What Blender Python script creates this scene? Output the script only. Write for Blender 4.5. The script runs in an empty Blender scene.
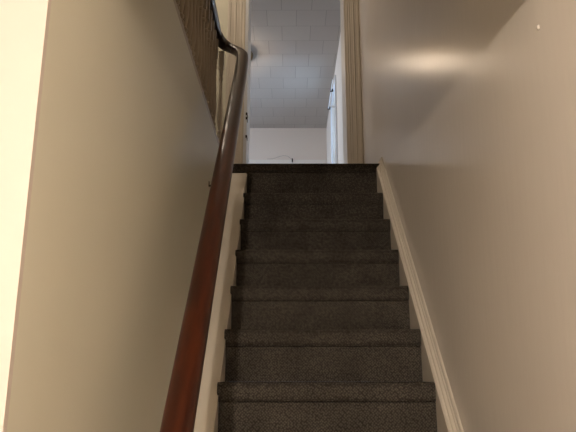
import bpy, bmesh, math, random
from mathutils import Vector, Matrix
random.seed(4)
S = bpy.context.scene
C = S.collection
R = math.radians

# ------------------------------------------------------------------ camera
cam_d = bpy.data.cameras.new('camera'); cam = bpy.data.objects.new('camera', cam_d); C.objects.link(cam)
cam_d.sensor_width = 36; cam_d.lens = 630/576*36; cam_d.clip_start = .02
EYE = 1.6
cam.location = (0, 0, EYE)
cam.rotation_euler = (R(90+14.2), 0, R(.18))
S.camera = cam
# ------------------------------------------------------------------ world, exposure
w = bpy.data.worlds.new('world'); S.world = w; w.use_nodes = True
w.node_tree.nodes['Background'].inputs[0].default_value = (.62, .74, 1, 1)
w.node_tree.nodes['Background'].inputs[1].default_value = .6
S.view_settings.view_transform = 'Standard'; S.view_settings.look = 'None'
S.view_settings.exposure = 0.0; S.view_settings.gamma = 1
LOWER_LAMP = (-.20, -1.0, EYE+.505); LOWER_W = 150.0
HALL_LAMP = (-1.05, 3.45, 4.90);    HALL_W = 22.0
BACK_LAMP = (-.70, 6.66, 5.12);    BACK_W = 5.5
DAY_W = 60.0
def area(name, loc, rot, sx, sy, power, col):
    d = bpy.data.lights.new(name, 'AREA'); d.shape = 'RECTANGLE'; d.size = sx; d.size_y = sy
    d.energy = power; d.color = col
    o = bpy.data.objects.new(name, d); C.objects.link(o); o.location = loc; o.rotation_euler = rot
    return o
area('daylight', (1.25, 7.38, 4.35), (0, R(90), 0), 1.6, 1.3, DAY_W, (.66, .82, 1))

area('daylight', (-3.3, 7.3, 4.4), (0, R(-90), 0), 1.7, 1.7, 95, (.72, .83, 1))  # added fill light for the back room, outside the made-up left window

# ------------------------------------------------------------------ materials
def srgb(r, g, b):
    f = lambda c: (c/12.92 if c <= .04045 else ((c+.055)/1.055)**2.4)
    return (f(r/255), f(g/255), f(b/255), 1)
def mat(name, col, rough=.5, spec=.5, metal=0, col2=None, nscale=3, stretch=(1, 1, 1), bump=0, bscale=40, bstretch=None, coat=0):
    m = bpy.data.materials.new(name); m.use_nodes = True
    nt = m.node_tree; N = nt.nodes; L = nt.links; b = N['Principled BSDF']
    b.inputs['Base Color'].default_value = col; b.inputs['Roughness'].default_value = rough
    b.inputs['Specular IOR Level'].default_value = spec; b.inputs['Metallic'].default_value = metal
    b.inputs['Coat Weight'].default_value = coat; b.inputs['Coat Roughness'].default_value = .12
    tc = N.new('ShaderNodeTexCoord')
    def noise(sc, st, det=4):
        mp = N.new('ShaderNodeMapping'); mp.inputs['Scale'].default_value = st
        L.new(tc.outputs['Object'], mp.inputs[0])
        n = N.new('ShaderNodeTexNoise'); n.inputs['Scale'].default_value = sc; n.inputs['Detail'].default_value = det
        L.new(mp.outputs[0], n.inputs[0]); return n
    if col2:
        n = noise(nscale, stretch)
        mx = N.new('ShaderNodeMix'); mx.data_type = 'RGBA'
        mx.inputs[6].default_value = col; mx.inputs[7].default_value = col2
        cr = N.new('ShaderNodeMapRange'); cr.inputs[1].default_value = .35; cr.inputs[2].default_value = .65
        L.new(n.outputs[0], cr.inputs[0]); L.new(cr.outputs[0], mx.inputs[0]); L.new(mx.outputs[2], b.inputs['Base Color'])
    if bump:
        n = noise(bscale, bstretch or stretch)
        bp = N.new('ShaderNodeBump'); bp.inputs['Strength'].default_value = bump; bp.inputs['Distance'].default_value = .01
        L.new(n.outputs[0], bp.inputs['Height']); L.new(bp.outputs[0], b.inputs['Normal'])
    return m
def emit(name, col, s):
    m = bpy.data.materials.new(name); m.use_nodes = True; b = m.node_tree.nodes['Principled BSDF']
    b.inputs['Base Color'].default_value = (.8, .8, .8, 1)
    b.inputs['Emission Color'].default_value = col; b.inputs['Emission Strength'].default_value = s
    return m
WALL = mat('satin_cream_paint', srgb(219, 215, 197), .42, .25, col2=srgb(215, 210, 191), nscale=1.6, bump=.05, bscale=9, bstretch=(1, 2.2, 1))
WALL_R = mat('glossy_cream_paint', srgb(222, 213, 203), .23, .13, col2=srgb(218, 208, 197), nscale=1.4, bump=.07, bscale=7, bstretch=(1, 5, .9))
FRONT = mat('blush_cream_paint', srgb(208, 195, 184), .5, .4)
WHITE = mat('flat_white_paint', srgb(232, 227, 220), .6, .3, bump=.03)
TRIM = mat('cream_gloss_trim', srgb(212, 202, 188), .45, .4, col2=srgb(208, 198, 183), nscale=3)
BALU = mat('old_cream_baluster_paint', srgb(172, 158, 138), .4, .5)
FRAME = mat('white_gloss_frame', srgb(226, 228, 232), .35, .5)
BLACKM = mat('dark_bronze', srgb(40, 34, 30), .4, .5, .6)
IRON = mat('aged_brass', srgb(96, 78, 52), .4, .5, .8)
# mahogany: grain runs along the rail
WOOD = mat('varnished_mahogany', srgb(68, 29, 12), .3, .35, col2=srgb(48, 19, 9), nscale=9, stretch=(6, .7, .7), coat=0)
DWOOD = mat('dark_varnished_mahogany', srgb(42, 18, 14), .28, .5, col2=srgb(30, 13, 11), nscale=9, stretch=(6, .7, .7), coat=.3)
WOODFLOOR = mat('brown_floorboards', srgb(96, 66, 42), .45, .5, col2=srgb(78, 52, 34), nscale=4, stretch=(8, 1, 1))

def carpet():
    m = bpy.data.materials.new('taupe_loop_pile_carpet'); m.use_nodes = True
    nt = m.node_tree; N = nt.nodes; L = nt.links; b = N['Principled BSDF']
    b.inputs['Roughness'].default_value = .95; b.inputs['Specular IOR Level'].default_value = 0
    b.inputs['Sheen Weight'].default_value = 0
    tc = N.new('ShaderNodeTexCoord')
    v = N.new('ShaderNodeTexVoronoi'); v.inputs['Scale'].default_value = 128; v.inputs['Randomness'].default_value = .5
    mp = N.new('ShaderNodeMapping'); mp.vector_type = 'TEXTURE'; mp.inputs['Rotation'].default_value = (0, R(45), 0)
    L.new(tc.outputs['Object'], mp.inputs[0]); L.new(mp.outputs[0], v.inputs['Vector'])
    mr = N.new('ShaderNodeMapRange'); mr.inputs[1].default_value = .15; mr.inputs[2].default_value = .62
    L.new(v.outputs['Distance'], mr.inputs[0])
    mx = N.new('ShaderNodeMix'); mx.data_type = 'RGBA'
    mx.inputs[6].default_value = srgb(96, 89, 81); mx.inputs[7].default_value = srgb(58, 53, 48)
    L.new(mr.outputs[0], mx.inputs[0])
    n = N.new('ShaderNodeTexNoise'); n.inputs['Scale'].default_value = 7; n.inputs['Detail'].default_value = 5
    L.new(tc.outputs['Object'], n.inputs['Vector'])
    mr2 = N.new('ShaderNodeMapRange'); mr2.inputs[1].default_value = .3; mr2.inputs[2].default_value = .7; mr2.inputs[3].default_value = .72; mr2.inputs[4].default_value = 1.12
    L.new(n.outputs[0], mr2.inputs[0])
    hs = N.new('ShaderNodeHueSaturation'); L.new(mr2.outputs[0], hs.inputs['Value']); L.new(mx.outputs[2], hs.inputs['Color'])
    L.new(hs.outputs[0], b.inputs['Base Color'])
    bp = N.new('ShaderNodeBump'); bp.invert = True; bp.inputs['Strength'].default_value = .8; bp.inputs['Distance'].default_value = .004
    L.new(v.outputs['Distance'], bp.inputs['Height']); L.new(bp.outputs[0], b.inputs['Normal'])
    return m
CARPET = carpet()

def tiles():
    m = bpy.data.materials.new('staggered_ceiling_tiles'); m.use_nodes = True
    nt = m.node_tree; N = nt.nodes; L = nt.links; b = N['Principled BSDF']
    b.inputs['Roughness'].default_value = .55; b.inputs['Specular IOR Level'].default_value = .4
    tc = N.new('ShaderNodeTexCoord'); mp = N.new('ShaderNodeMapping')
    mp.inputs['Location'].default_value = (.24, .02, 0)
    L.new(tc.outputs['Object'], mp.inputs[0])
    br = N.new('ShaderNodeTexBrick'); br.offset = .5; br.squash = 1
    br.inputs['Scale'].default_value = 1; br.inputs['Brick Width'].default_value = .31; br.inputs['Row Height'].default_value = .305
    br.inputs['Mortar Size'].default_value = .0035; br.inputs['Mortar Smooth'].default_value = .4
    br.inputs['Color1'].default_value = srgb(189, 183, 176); br.inputs['Color2'].default_value = srgb(185, 178, 172)
    br.inputs['Mortar'].default_value = srgb(156, 150, 143)
    L.new(mp.outputs[0], br.inputs['Vector']); L.new(br.outputs['Color'], b.inputs['Base Color'])
    bp = N.new('ShaderNodeBump'); bp.invert = True; bp.inputs['Strength'].default_value = .4; bp.inputs['Distance'].default_value = .004
    L.new(br.outputs['Fac'], bp.inputs['Height']); L.new(bp.outputs[0], b.inputs['Normal'])
    return m
TILES = tiles()
GLASS = bpy.data.materials.new('window_glass'); GLASS.use_nodes = True
_b = GLASS.node_tree.nodes['Principled BSDF']; _b.inputs['Transmission Weight'].default_value = 1; _b.inputs['Roughness'].default_value = .02
_b.inputs['Base Color'].default_value = (.8, .88, .95, 1); _b.inputs['IOR'].default_value = 1.45

# ------------------------------------------------------------------ helpers
def obj(name, bm, m, parent=None, smooth=False):
    bmesh.ops.recalc_face_normals(bm, faces=bm.faces)
    me = bpy.data.meshes.new(name); bm.to_mesh(me); bm.free(); me.materials.append(m)
    if smooth:
        for p in me.polygons: p.use_smooth = True
    o = bpy.data.objects.new(name, me); C.objects.link(o)
    if parent:
        o.parent = parent
    return o
def bx(bm, x0, x1, y0, y1, z0, z1, bev=0):
    r = bmesh.ops.create_cube(bm, size=1)
    vs = r['verts']
    for v in vs:
        v.co = Vector(((x0+x1)/2+v.co.x*(x1-x0), (y0+y1)/2+v.co.y*(y1-y0), (z0+z1)/2+v.co.z*(z1-z0)))
    if bev:
        es = list({e for v in vs for e in v.link_edges})
        bmesh.ops.bevel(bm, geom=es, offset=bev, segments=2, affect='EDGES')
def box(name, m, *a, parent=None, bev=0):
    bm = bmesh.new(); bx(bm, *a, bev=bev); return obj(name, bm, m, parent)
def prism(bm, pts, axis, a, b):
    """pts: 2D profile; axis 'x' -> (y,z) profile extruded from x=a to b; 'z' -> (x,y); 'y' -> (x,z)"""
    def P(p, t):
        return {'x': (t, p[0], p[1]), 'y': (p[0], t, p[1]), 'z': (p[0], p[1], t)}[axis]
    A = [bm.verts.new(P(p, a)) for p in pts]; B = [bm.verts.new(P(p, b)) for p in pts]
    bm.faces.new(A); bm.faces.new(B[::-1]); n = len(pts)
    for i in range(n): bm.faces.new((A[i], A[(i+1) % n], B[(i+1) % n], B[i]))
def lathe(bm, prof, cx, cy, z0, seg=12):
    rings = []
    for r, z in prof:
        rings.append([bm.verts.new((cx+r*math.cos(2*math.pi*i/seg), cy+r*math.sin(2*math.pi*i/seg), z0+z)) for i in range(seg)])
    for a, b in zip(rings, rings[1:]):
        for i in range(seg): bm.faces.new((a[i], a[(i+1) % seg], b[(i+1) % seg], b[i]))
    bm.faces.new(rings[0]); bm.faces.new(rings[-1][::-1])
def sweep(bm, path, prof, up=Vector((0, 0, 1))):
    """prof (u,v): u sideways, v up, swept along path"""
    n = len(path); rings = []
    for i, p in enumerate(path):
        p = Vector(p)
        t = (Vector(path[min(i+1, n-1)])-Vector(path[max(i-1, 0)])).normalized()
        side = t.cross(up).normalized(); u2 = side.cross(t).normalized()
        rings.append([bm.verts.new(p+side*u+u2*v) for u, v in prof])
    m = len(prof)
    for a, b in zip(rings, rings[1:]):
        for i in range(m): bm.faces.new((a[i], a[(i+1) % m], b[(i+1) % m], b[i]))
    bm.faces.new(rings[0]); bm.faces.new(rings[-1][::-1])
def catmull(pts, k=8):
    pts = [Vector(p) for p in pts]; out = []
    P = [2*pts[0]-pts[1]]+pts+[2*pts[-1]-pts[-2]]
    for i in range(1, len(P)-2):
        for j in range(k):
            t = j/k; a, b, c, d = P[i-1:i+3]
            out.append(.5*((2*b)+(c-a)*t+(2*a-5*b+4*c-d)*t*t+(3*b-a-3*c+d)*t**3))
    out.append(pts[-1]); return out
def empty(name, loc=(0, 0, 0)):
    o = bpy.data.objects.new(name, None); C.objects.link(o); o.location = loc; o.empty_display_size = .1; return o
def tag(o, label, cat, group=None):
    o['label'] = label; o['category'] = cat
    if group: o['group'] = group
    return o
def struct(o, label=None):
    o['kind'] = 'structure'
    if label: o['label'] = label
    return o

# ------------------------------------------------------------------ dimensions (metres; landing 14 rises above the lower floor)
RISE, RUN, NL = .2, .2035, 14
ZL = RISE*NL; YL = 3.482
XL, XR = -.375, .542                 # faces of the stair walls
CL, CR = -.247, .503                 # carpet edges
ZC = EYE+3.65                        # upper ceiling
YH = 1.22; ZH = EYE+.825              # edge and underside of the floor above the lower hall
YF = .865                             # face of the wall at the foot of the stairs
YD = 4.40; DT = .30                  # wall with the doorway, its thickness
DXL, DXR = -.334, .438; ZD = ZL+2.03
YB = 8.97; XRB = .556; XLB = -2.6
def zt(k): return ZL if k == NL else (0 if k == 0 else ZL-.040-(NL-k)*.1972)   # top of tread k
def nos(k): return YL-(NL-k)*RUN
SL = RISE/RUN
def zn(y): return ZL+(y-YL)*SL       # nosing line

# ------------------------------------------------------------------ setting
struct(box('floor', WOODFLOOR, -2.2, XR, -3, YD, -.1, 0), 'lower hall floor of brown boards')
# upper floor, carpeted, with a rounded nosing at the head of the stairs
bm = bmesh.new()
r_ = .022
prof = [(YD+.1, ZL), (YL+.012, ZL), (YL+.003, ZL-.005), (YL-.001, ZL-.016), (YL-.001, ZL-.044), (YL+.004, ZL-.052), (YL+.03, ZL-.056), (YL+.03, ZL-.24), (YD+.1, ZL-.24)]
prism(bm, prof, 'x', XL-.12, XR)
struct(obj('floor', bm, CARPET), 'dark carpeted landing at the top of the stairs')
struct(box('floor', CARPET, XLB, XL-.121, -.9, YD+.1, ZH, ZL), 'carpeted upper hall floor beside the stairwell')
struct(box('floor', WOODFLOOR, XLB, XRB, YD+.1, YB, ZL-.24, ZL-.001), 'floor of the back room')
struct(box('ceiling', WHITE, -2.2, XR, -3, YH, ZH, ZL-.002), 'ceiling over the foot of the stairs')
struct(box('ceiling', WHITE, XLB, XR, -.9, YD+.1, ZC, ZC+.1), 'upper hall ceiling')
struct(box('ceiling', TILES, XLB, XRB+.3, YD+.1, YB+.1, ZC, ZC+.1), 'grey staggered square ceiling tiles of the back room')
# stair walls
struct(box('wall_left', WALL, XL-.12, XL, YF+.012, YL+.03, 0, ZL-.03), 'smooth cream wall on the left of the stairs')
struct(box('wall_front', FRONT, -2.2, XL, YF, YF+.012, 0, ZH), 'brightly lit wall at the foot of the stairs')
struct(box('wall_right', WALL_R, XR, XR+.15, -3, YD+.02, 0, ZC), 'glossy cream wall on the right of the stairs')
struct(box('wall_rear', WHITE, -2.2, XR, -3.1, -3, 0, ZH))
struct(box('wall_side', WHITE, -2.3, -2.2, -3, YF+.1, 0, ZH))
struct(box('wall_upper', WHITE, XLB, XR, -1.0, -.9, ZL, ZC))
VY0, VY1, VZ0, VZ1 = 6.6, 8.0, ZL+.8, ZL+2.3  # opening of an unseen window, added to let more light into the back room
bm = bmesh.new()
bx(bm, XLB-.1, XLB, -1, VY0, ZL-.3, ZC); bx(bm, XLB-.1, XLB, VY1, YB, ZL-.3, ZC)
bx(bm, XLB-.1, XLB, VY0, VY1, ZL-.3, VZ0); bx(bm, XLB-.1, XLB, VY0, VY1, VZ1, ZC)
struct(obj('wall_hall', bm, WHITE))
bm = bmesh.new()
for a in [(VY0, VY0+.05, VZ0, VZ1), (VY1-.05, VY1, VZ0, VZ1), (VY0+.05, VY1-.05, VZ1-.05, VZ1), (VY0+.05, VY1-.05, VZ0, VZ0+.05), (VY0+.05, VY1-.05, (VZ0+VZ1)/2-.02, (VZ0+VZ1)/2+.02)]:
    bx(bm, XLB-.07, XLB-.03, *a)
struct(obj('added_window', bm, FRAME), 'unseen white window added in the left wall to brighten the back room')
struct(box('wall_header', WALL, XL, XR, YH-.12, YH-.001, ZL, ZC), 'wall over the lower end of the stairwell')
# the wall with the doorway
bm = bmesh.new()
bx(bm, XLB, DXL, YD, YD+DT, ZL, ZC); bx(bm, DXR, XR+.1, YD, YD+DT, ZL, ZC); bx(bm, DXL, DXR, YD, YD+DT, ZD, ZC)
struct(obj('wall_back', bm, WALL), 'hall end wall around the doorway')
struct(box('wall_far', mat('warm_white_paint', srgb(228, 216, 205), .6, .3), XLB, XRB+.3, YB, YB+.1, ZL-.3, ZC), 'pale far wall of the back room')
# right wall of the back room with its window opening
WY0, WY1, WZ0, WZ1 = 6.95, 7.72, ZL+.75, ZL+2.24
bm = bmesh.new()
bx(bm, XRB, XRB+.22, YD+.1, WY0, ZL-.3, ZC); bx(bm, XRB, XRB+.22, WY1, YB, ZL-.3, ZC)
bx(bm, XRB, XRB+.22, WY0, WY1, ZL-.3, WZ0); bx(bm, XRB, XRB+.22, WY0, WY1, WZ1, ZC)
struct(obj('wall_window_side', bm, WHITE), 'right wall of the back room')
# window
wn = struct(empty('window_1', (XRB+.12, (WY0+WY1)/2, WZ0)), 'white window in the right wall of the back room')
def under(o, root):
    o.parent = root; o.matrix_parent_inverse = Matrix.Translation(-root.location); return o
bm = bmesh.new()
for a in [(WY0, WY0+.05, WZ0, WZ1), (WY1-.05, WY1, WZ0, WZ1), (WY0+.05, WY1-.05, WZ1-.05, WZ1), (WY0+.05, WY1-.05, WZ0, WZ0+.05), (WY0+.05, WY1-.05, (WZ0+WZ1)/2-.02, (WZ0+WZ1)/2+.02)]:
    bx(bm, XRB+.08, XRB+.12, *a)
under(obj('window_frame', bm, FRAME), wn)
under(box('window_pane', GLASS, XRB+.098, XRB+.102, WY0+.05, WY1-.05, WZ0+.05, WZ1-.05), wn)
bm = bmesh.new()
for a in [(WY0-.05, WY0, WZ0-.05, WZ1+.05), (WY1, WY1+.05, WZ0-.05, WZ1+.05), (WY0, WY1, WZ1, WZ1+.05)]:
    bx(bm, XRB-.018, XRB+.001, *a)
under(obj('window_casing', bm, FRAME), wn)
under(box('window_sill', FRAME, XRB-.05, XRB+.08, WY0-.09, WY1+.09, WZ0-.03, WZ0+.002), wn)
# curtain rod with its brackets, across the top of the window
cr = tag(empty('curtain_rod', (XRB-.05, 7.4, WZ1-.01)), 'thin white curtain rod on dark brackets above the back room window', 'curtain rod')
bm = bmesh.new(); sweep(bm, [(XRB-.045, WY0-.04, WZ1-.01), (XRB-.045, WY1+.05, WZ1-.01)], [(.006*math.cos(a*math.pi/4), .006*math.sin(a*math.pi/4)) for a in range(8)])
under(obj('rod', bm, FRAME), cr)
for y in (7.2, WY1+.02):
    under(box('bracket', BLACKM, XRB-.055, XRB-.017, y, y+.022, WZ1-.02, WZ1+.012), cr)
# door trim: casings and jambs
def casing(name, x0, x1, flip, label):
    n = 34; pts = []; wd = x1-x0
    # profile from inner edge (t=0) to wall edge (t=1): bead, field, two reeds, back band
    key = [(0, 0), (0, .014), (.05, .019), (.10, .019), (.14, .013), (.17, .012), (.20, .017), (.26, .018), (.30, .013), (.50, .015), (.53, .021), (.57, .022), (.60, .016), (.64, .0145), (.80, .018), (.84, .026), (.95, .028), (1, .022), (1, 0)]
    for t, d in key:
        x = x1-t*wd if flip else x0+t*wd
        pts.append((x, YD-(.010+d*.4 if d else 0)))
    bm = bmesh.new(); prism(bm, pts, 'z', ZL+.001, ZD+.1)
    return struct(obj(name, bm, TRIM), label)
casing('trim_1', DXR, XR-.001, False, 'moulded cream casing on the right of the doorway')
casing('trim_2', DXL-.15, DXL-.012, True, 'moulded cream casing on the left of the doorway')
struct(box('trim_3', TRIM, DXL-.15, XR-.001, YD-.024, YD, ZD+.1, ZD+.2), 'head casing of the doorway')
bm = bmesh.new(); bx(bm, DXL-.014, DXL+.012, YD-.012, YD+DT+.012, ZL, ZD)
jl = struct(obj('door_1', bm, FRAME), 'white door jamb on the left of the doorway')
bm = bmesh.new(); bx(bm, DXR-.014, DXR+.004, YD-.006, YD+DT+.012, ZL, ZD)
struct(obj('trim_4', bm, TRIM), 'right jamb of the doorway')
for z in (ZL+.70, ZL+.665, ZL+.52):
    box('strike_plate', BLACKM, DXL+.004, DXL+.016, YD-.015, YD+.05, z-.010, z+.010, parent=jl)
# picture rail of the far wall
bm = bmesh.new(); bx(bm, XLB, XRB, YB-.025, YB, EYE+3.075, EYE+3.135, bev=.006)
struct(obj('trim_5', bm, mat('rail_white_paint', srgb(234, 228, 220), .5)), 'pale picture rail across the far wall')
tag(box('picture_hook', BLACKM, .028, .046, YB-.042, YB-.0255, EYE+3.09, EYE+3.15, bev=.004), 'small dark hook on the rail of the far wall', 'hook')
bm = bmesh.new()
arc = catmull([(-.34, YB-.015, EYE+3.15), (-.25, YB-.012, EYE+3.156), (-.12, YB-.01, EYE+3.20), (-.04, YB-.01, EYE+3.195), (.03, YB-.015, EYE+3.145)], 6)
sweep(bm, arc, [(.002*math.cos(a*math.pi/3), .002*math.sin(a*math.pi/3)) for a in range(6)], up=Vector((0, 1, 0)))
tag(obj('wire', bm, mat('grey_wire', srgb(140, 132, 126), .5), smooth=True), 'thin wire drooping over the rail of the far wall', 'wire')

# skirt board on the right wall (raking moulding)
bm = bmesh.new()
y0, y1 = YL-NL*RUN+.16, YL+.028
prof = [(XR-.0005, -.34), (CR+.0006, -.34), (CR+.0006, -.030), (CR+.007, -.022), (CR+.012, -.020), (CR+.015, -.012), (CR+.023, -.008), (CR+.025, -.001), (CR+.029, .002), (CR+.030, .012), (CR+.034, .018), (XR-.0005, .020)]
A = [bm.verts.new((x, y0, zn(y0)+h)) for x, h in prof]; B = [bm.verts.new((x, y1, zn(y1)+h)) for x, h in prof]
bm.faces.new(A); bm.faces.new(B[::-1])
for i in range(len(prof)): bm.faces.new((A[i], A[(i+1) % len(prof)], B[(i+1) % len(prof)], B[i]))
struct(obj('baseboard_right', bm, TRIM), 'raking cream skirt moulding along the right wall')

# ------------------------------------------------------------------ staircase
st = tag(empty('staircase', (0, YL-NL*RUN, 0)), 'straight staircase carpeted in dark taupe loop pile between the cream walls', 'staircase')
bm = bmesh.new()
# left string: a wide flat cream board capping the side of the steps
pts = []
h0 = -.060
ya, yb = YL-(NL-1)*RUN-.06, YL-.002
pts = [(ya, 0), (ya, max(zn(ya)+h0, .02)), (yb, zn(yb)+h0), (yb, zn(yb)-.3), (ya+.3, 0)]
prism(bm, pts, 'x', XL+.001, CL-.001)
e = [e for e in bm.edges if all(abs(v.co.x-(CL-.001)) < 1e-4 and abs(v.co.z-(zn(v.co.y)+h0)) < 1e-3 for v in e.verts)]
bmesh.ops.bevel(bm, geom=e, offset=.004, segments=2, affect='EDGES')
sg = under(obj('stringer', bm, TRIM), st); sg['label'] = 'flat cream painted string board beside the carpet'
for k in range(1, NL+1):
    z = zt(k); y = nos(k); wob = random.uniform(-.002, .002)
    if k < NL:
        pr = [(y+RUN+.05, z), (y+.016+wob, z), (y+.007, z-.003), (y+.001, z-.011), (y-.001, z-.022), (y-.0005, z-.046), (y+.001, z-.056), (y+.005, z-.063), (y+.014, z-.067), (y+.034, z-.068), (y+RUN+.05, z-.068)]
        bm = bmesh.new(); prism(bm, [(a, b) for a, b in pr if a <= y+.06 or True], 'x', CL, CR)
        # the nosing laps a little over the string board
        pl = [p for p in pr if p[0] < y+.035]
        prism(bm, [(y+.034, z)]+[p for p in pl if p[1] < z-.001 or p[0] < y+.03]+[], 'x', CL-.006, CL+.001)
        under(obj('tread', bm, CARPET), st)
    zr = z-(.0675 if k < NL else .0565)
    bm = bmesh.new(); bx(bm, CL, CR, y+.007, y+.024, zt(k-1)+.0005, zr)
    under(obj('riser', bm, CARPET), st)

# ------------------------------------------------------------------ handrail (descends along the left wall, turned at its top)
def pix(px, py, Z, p=R(14.2)):
    xc = (px-290)/630*Z; yc = (216-py)/630*Z
    return (xc, Z*math.cos(p)-yc*math.sin(p), yc*math.cos(p)+Z*math.sin(p)+EYE)
RW, RH = .033, .028
rail_prof = []
for i in range(20):
    a = 2*math.pi*i/20; c, s = math.cos(a), math.sin(a)
    rail_prof.append((RW*math.copysign(abs(c)**.8, c), RH*math.copysign(abs(s)**.85, s)))
lower = []
top = Vector((-.257, 3.095, EYE+1.629)); bot = Vector((-.224, 1.25, EYE-.175))
for t in (1.35, 1, .8, .6, .4, .2, .08):
    lower.append(top.lerp(bot, t))
turn = [(-.265, 3.196, EYE+1.719), (-.281, 3.272, EYE+1.787), (-.308, 3.318, EYE+1.83), (-.344, 3.348, EYE+1.862), (-.378, 3.352, EYE+1.884), (-.405, 3.325, EYE+1.897), (-.42, 3.27, EYE+1.904)]
full = catmull(lower+turn, 6)
cut = min(range(len(full)), key=lambda i: abs(full[i].x+.318)+(1 if full[i].y < 3.2 else 0))
path = full[:cut+1]
hr = tag(empty('stair_railing', (XL, 2.3, ZL)), 'brown varnished wooden handrail on the left, turning into an upstairs balustrade of cream balusters', 'railing')
bm = bmesh.new(); sweep(bm, path, rail_prof)
under(obj('handrail', bm, WOOD, smooth=True), hr)['label'] = 'reddish brown descending handrail'
bm = bmesh.new(); sweep(bm, full[cut:], rail_prof)
under(obj('gooseneck', bm, DWOOD, smooth=True), hr)['label'] = 'almost black turned end joining the upper rail'
def bracket(y):
    t = (y-top.y)/(bot.y-top.y); p = top.lerp(bot, t)
    bm = bmesh.new()
    circ = [(.006*math.cos(a*math.pi/4), .006*math.sin(a*math.pi/4)) for a in range(8)]
    sweep(bm, catmull([(XL+.002, y, p.z-.115), (XL+.05, y, p.z-.112), (p.x-.02, y, p.z-.085), (p.x, y, p.z-.026)], 5), circ, up=Vector((0, 1, 0)))
    o = under(obj('bracket', bm, IRON, smooth=True), hr)
    bm = bmesh.new(); r = bmesh.ops.create_cone(bm, cap_ends=True, segments=16, radius1=.024, radius2=.02, depth=.008)
    bmesh.ops.rotate(bm, verts=bm.verts, matrix=Matrix.Rotation(R(90), 3, 'Y')); bmesh.ops.translate(bm, verts=bm.verts, vec=(XL+.0045, y, p.z-.115))
    q = obj('rosette', bm, IRON); q.parent = o
for y in (1.0,): bracket(y)

# ------------------------------------------------------------------ balustrade guarding the upper hall, above the left wall
XB = -.425; ZB = ZL-.03
bl = hr
bm = bmesh.new(); sweep(bm, [(XB, 1.23, EYE+1.905), (XB, 2.4, EYE+1.905), (XB, 3.27, EYE+1.905)], rail_prof)
bx(bm, XB-.012, XB+.012, 1.23, 3.26, EYE+1.868, EYE+1.885)
o = under(obj('top_rail', bm, DWOOD, smooth=True), bl); o['label'] = 'dark varnished top rail'
for f in o.data.polygons:
    if f.area > .02 and len(f.vertices) == 4: pass
bm = bmesh.new(); bx(bm, XL-.085, XL-.002, 1.23, 3.50, ZL-.029, ZL+.004, bev=.003)
o = under(obj('base_shoe', bm, BALU), bl)
H = EYE+1.869-(ZL+.004)
def baluster_mesh():
    bm = bmesh.new(); s = .0145
    bx(bm, XB-s, XB+s, -s, s, 0, .11)
    lathe(bm, [(.011, .11), (.0155, .115), (.0155, .128), (.009, .136), (.0145, .146), (.0145, .153), (.0085, .162), (.011, .18), (.0155, .215), (.016, .25), (.013, .30), (.0095, .40), (.0085, .48), (.0125, .487), (.0125, .497), (.0085, .503), (.012, .515), (.012, H-.115)], XB, 0, 0, 12)
    bx(bm, XB-s*.95, XB+s*.95, -s*.95, s*.95, H-.115, H+.002)
    return bm
b0 = None
ys = [3.26-i*.098 for i in range(1, 21)]
first = obj('baluster', baluster_mesh(), BALU); first.location = (0, 3.26, ZL+.004); 
under(first, bl)
for y in ys:
    c = first.copy(); C.objects.link(c); c.location = (0, y, ZL+.004); c.parent = bl; c.matrix_parent_inverse = first.matrix_parent_inverse.copy()

nb = obj('baluster', baluster_mesh(), TRIM); nb.location = (XB*-1.08+XB+.021, 3.385, ZL+.004); nb.scale = (1.08, 1.08, .985); under(nb, bl)  # lighter trim paint stands in for the light falling on this baluster
nb['label'] = 'end baluster by the turn of the rail, painted paler to look lit'

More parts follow.
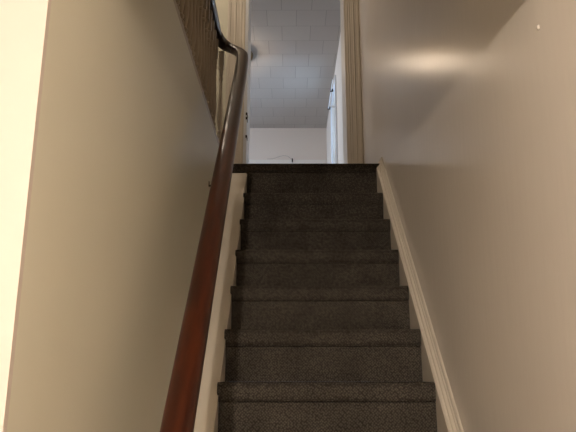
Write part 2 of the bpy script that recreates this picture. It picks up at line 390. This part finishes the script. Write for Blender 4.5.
# ------------------------------------------------------------------ lamps of the place (outside the frame)
def globe(bm, r, c, seg=20, ring=12):
    bmesh.ops.create_uvsphere(bm, u_segments=seg, v_segments=ring, radius=r)
    bmesh.ops.translate(bm, verts=bm.verts, vec=c)
def ew(power, r):   # watts of a white point lamp -> emission strength of a globe
    return power/(4*math.pi**2*r*r)
def ceil_lamp(name, loc, r, col, power, zc, label):
    t = tag(empty(name, (loc[0], loc[1], zc)), label, 'ceiling lamp')
    bm = bmesh.new(); lathe(bm, [(.075, zc-.001), (.075, zc-.02), (.03, zc-.03), (.014, zc-.04), (.014, loc[2]+r*.9)], loc[0], loc[1], 0, 20)
    under(obj('lamp_base', bm, IRON), t)
    bm = bmesh.new(); globe(bm, r, loc)
    under(obj('globe', bm, emit(name+'_glow', col, ew(power, r)), smooth=True), t)
    return t
ceil_lamp('ceiling_lamp', LOWER_LAMP, .035, (1, .885, .745, 1), LOWER_W, ZH, 'round glass lamp under the low ceiling at the foot of the stairs')
ceil_lamp('ceiling_lamp', HALL_LAMP, .09, (1, .84, .66, 1), HALL_W, ZC, 'round glass lamp over the upper hall')
# back room lamp: wide dark plate close under the tiles, bowl below it
t = tag(empty('ceiling_lamp', (BACK_LAMP[0], BACK_LAMP[1], ZC)), 'lamp on the tiled ceiling, its dark plate peeping past the door jamb', 'ceiling lamp')
bm = bmesh.new(); lathe(bm, [(.06, 0), (.06, -.02), (.25, -.022), (.275, -.032), (.26, -.043)], BACK_LAMP[0], BACK_LAMP[1], ZC-.001, 36)
under(obj('lamp_base', bm, IRON), t)
bm = bmesh.new(); lathe(bm, [(.12, 0), (.125, -.03), (.10, -.07), (.05, -.095), (.01, -.10)], BACK_LAMP[0], BACK_LAMP[1], ZC-.10, 24)
bm2 = bmesh.new(); lathe(bm2, [(.03, -.044), (.03, -.099)], BACK_LAMP[0], BACK_LAMP[1], ZC, 14)
under(obj('stem', bm2, IRON), t)
under(obj('glass_bowl', bm, emit('bowl_glow', (1, .78, .56, 1), BACK_W/(math.pi*.065)), smooth=True), t)

# small marks of the place
hk = tag(empty('coat_hook', (XL, 2.78, EYE+.855)), 'tiny dark hook on the left wall close behind the handrail', 'hook')
under(box('plate', IRON, XL+.0005, XL+.004, 2.772, 2.788, EYE+.842, EYE+.868, bev=.001), hk)
bm = bmesh.new(); sweep(bm, catmull([(XL+.003, 2.78, EYE+.849), (XL+.022, 2.775, EYE+.843), (XL+.030, 2.77, EYE+.853), (XL+.028, 2.768, EYE+.863)], 4), [(.004*math.cos(a*math.pi/3), .004*math.sin(a*math.pi/3)) for a in range(6)], up=Vector((0, 1, 0)))
under(obj('hook', bm, BLACKM, smooth=True), hk)
tag(box('nail', WALL_R, XR-.004, XR+.001, 1.226, 1.233, EYE+.728, EYE+.739, bev=.0015), 'tiny painted-over nail in the right wall, near the top right corner', 'nail')
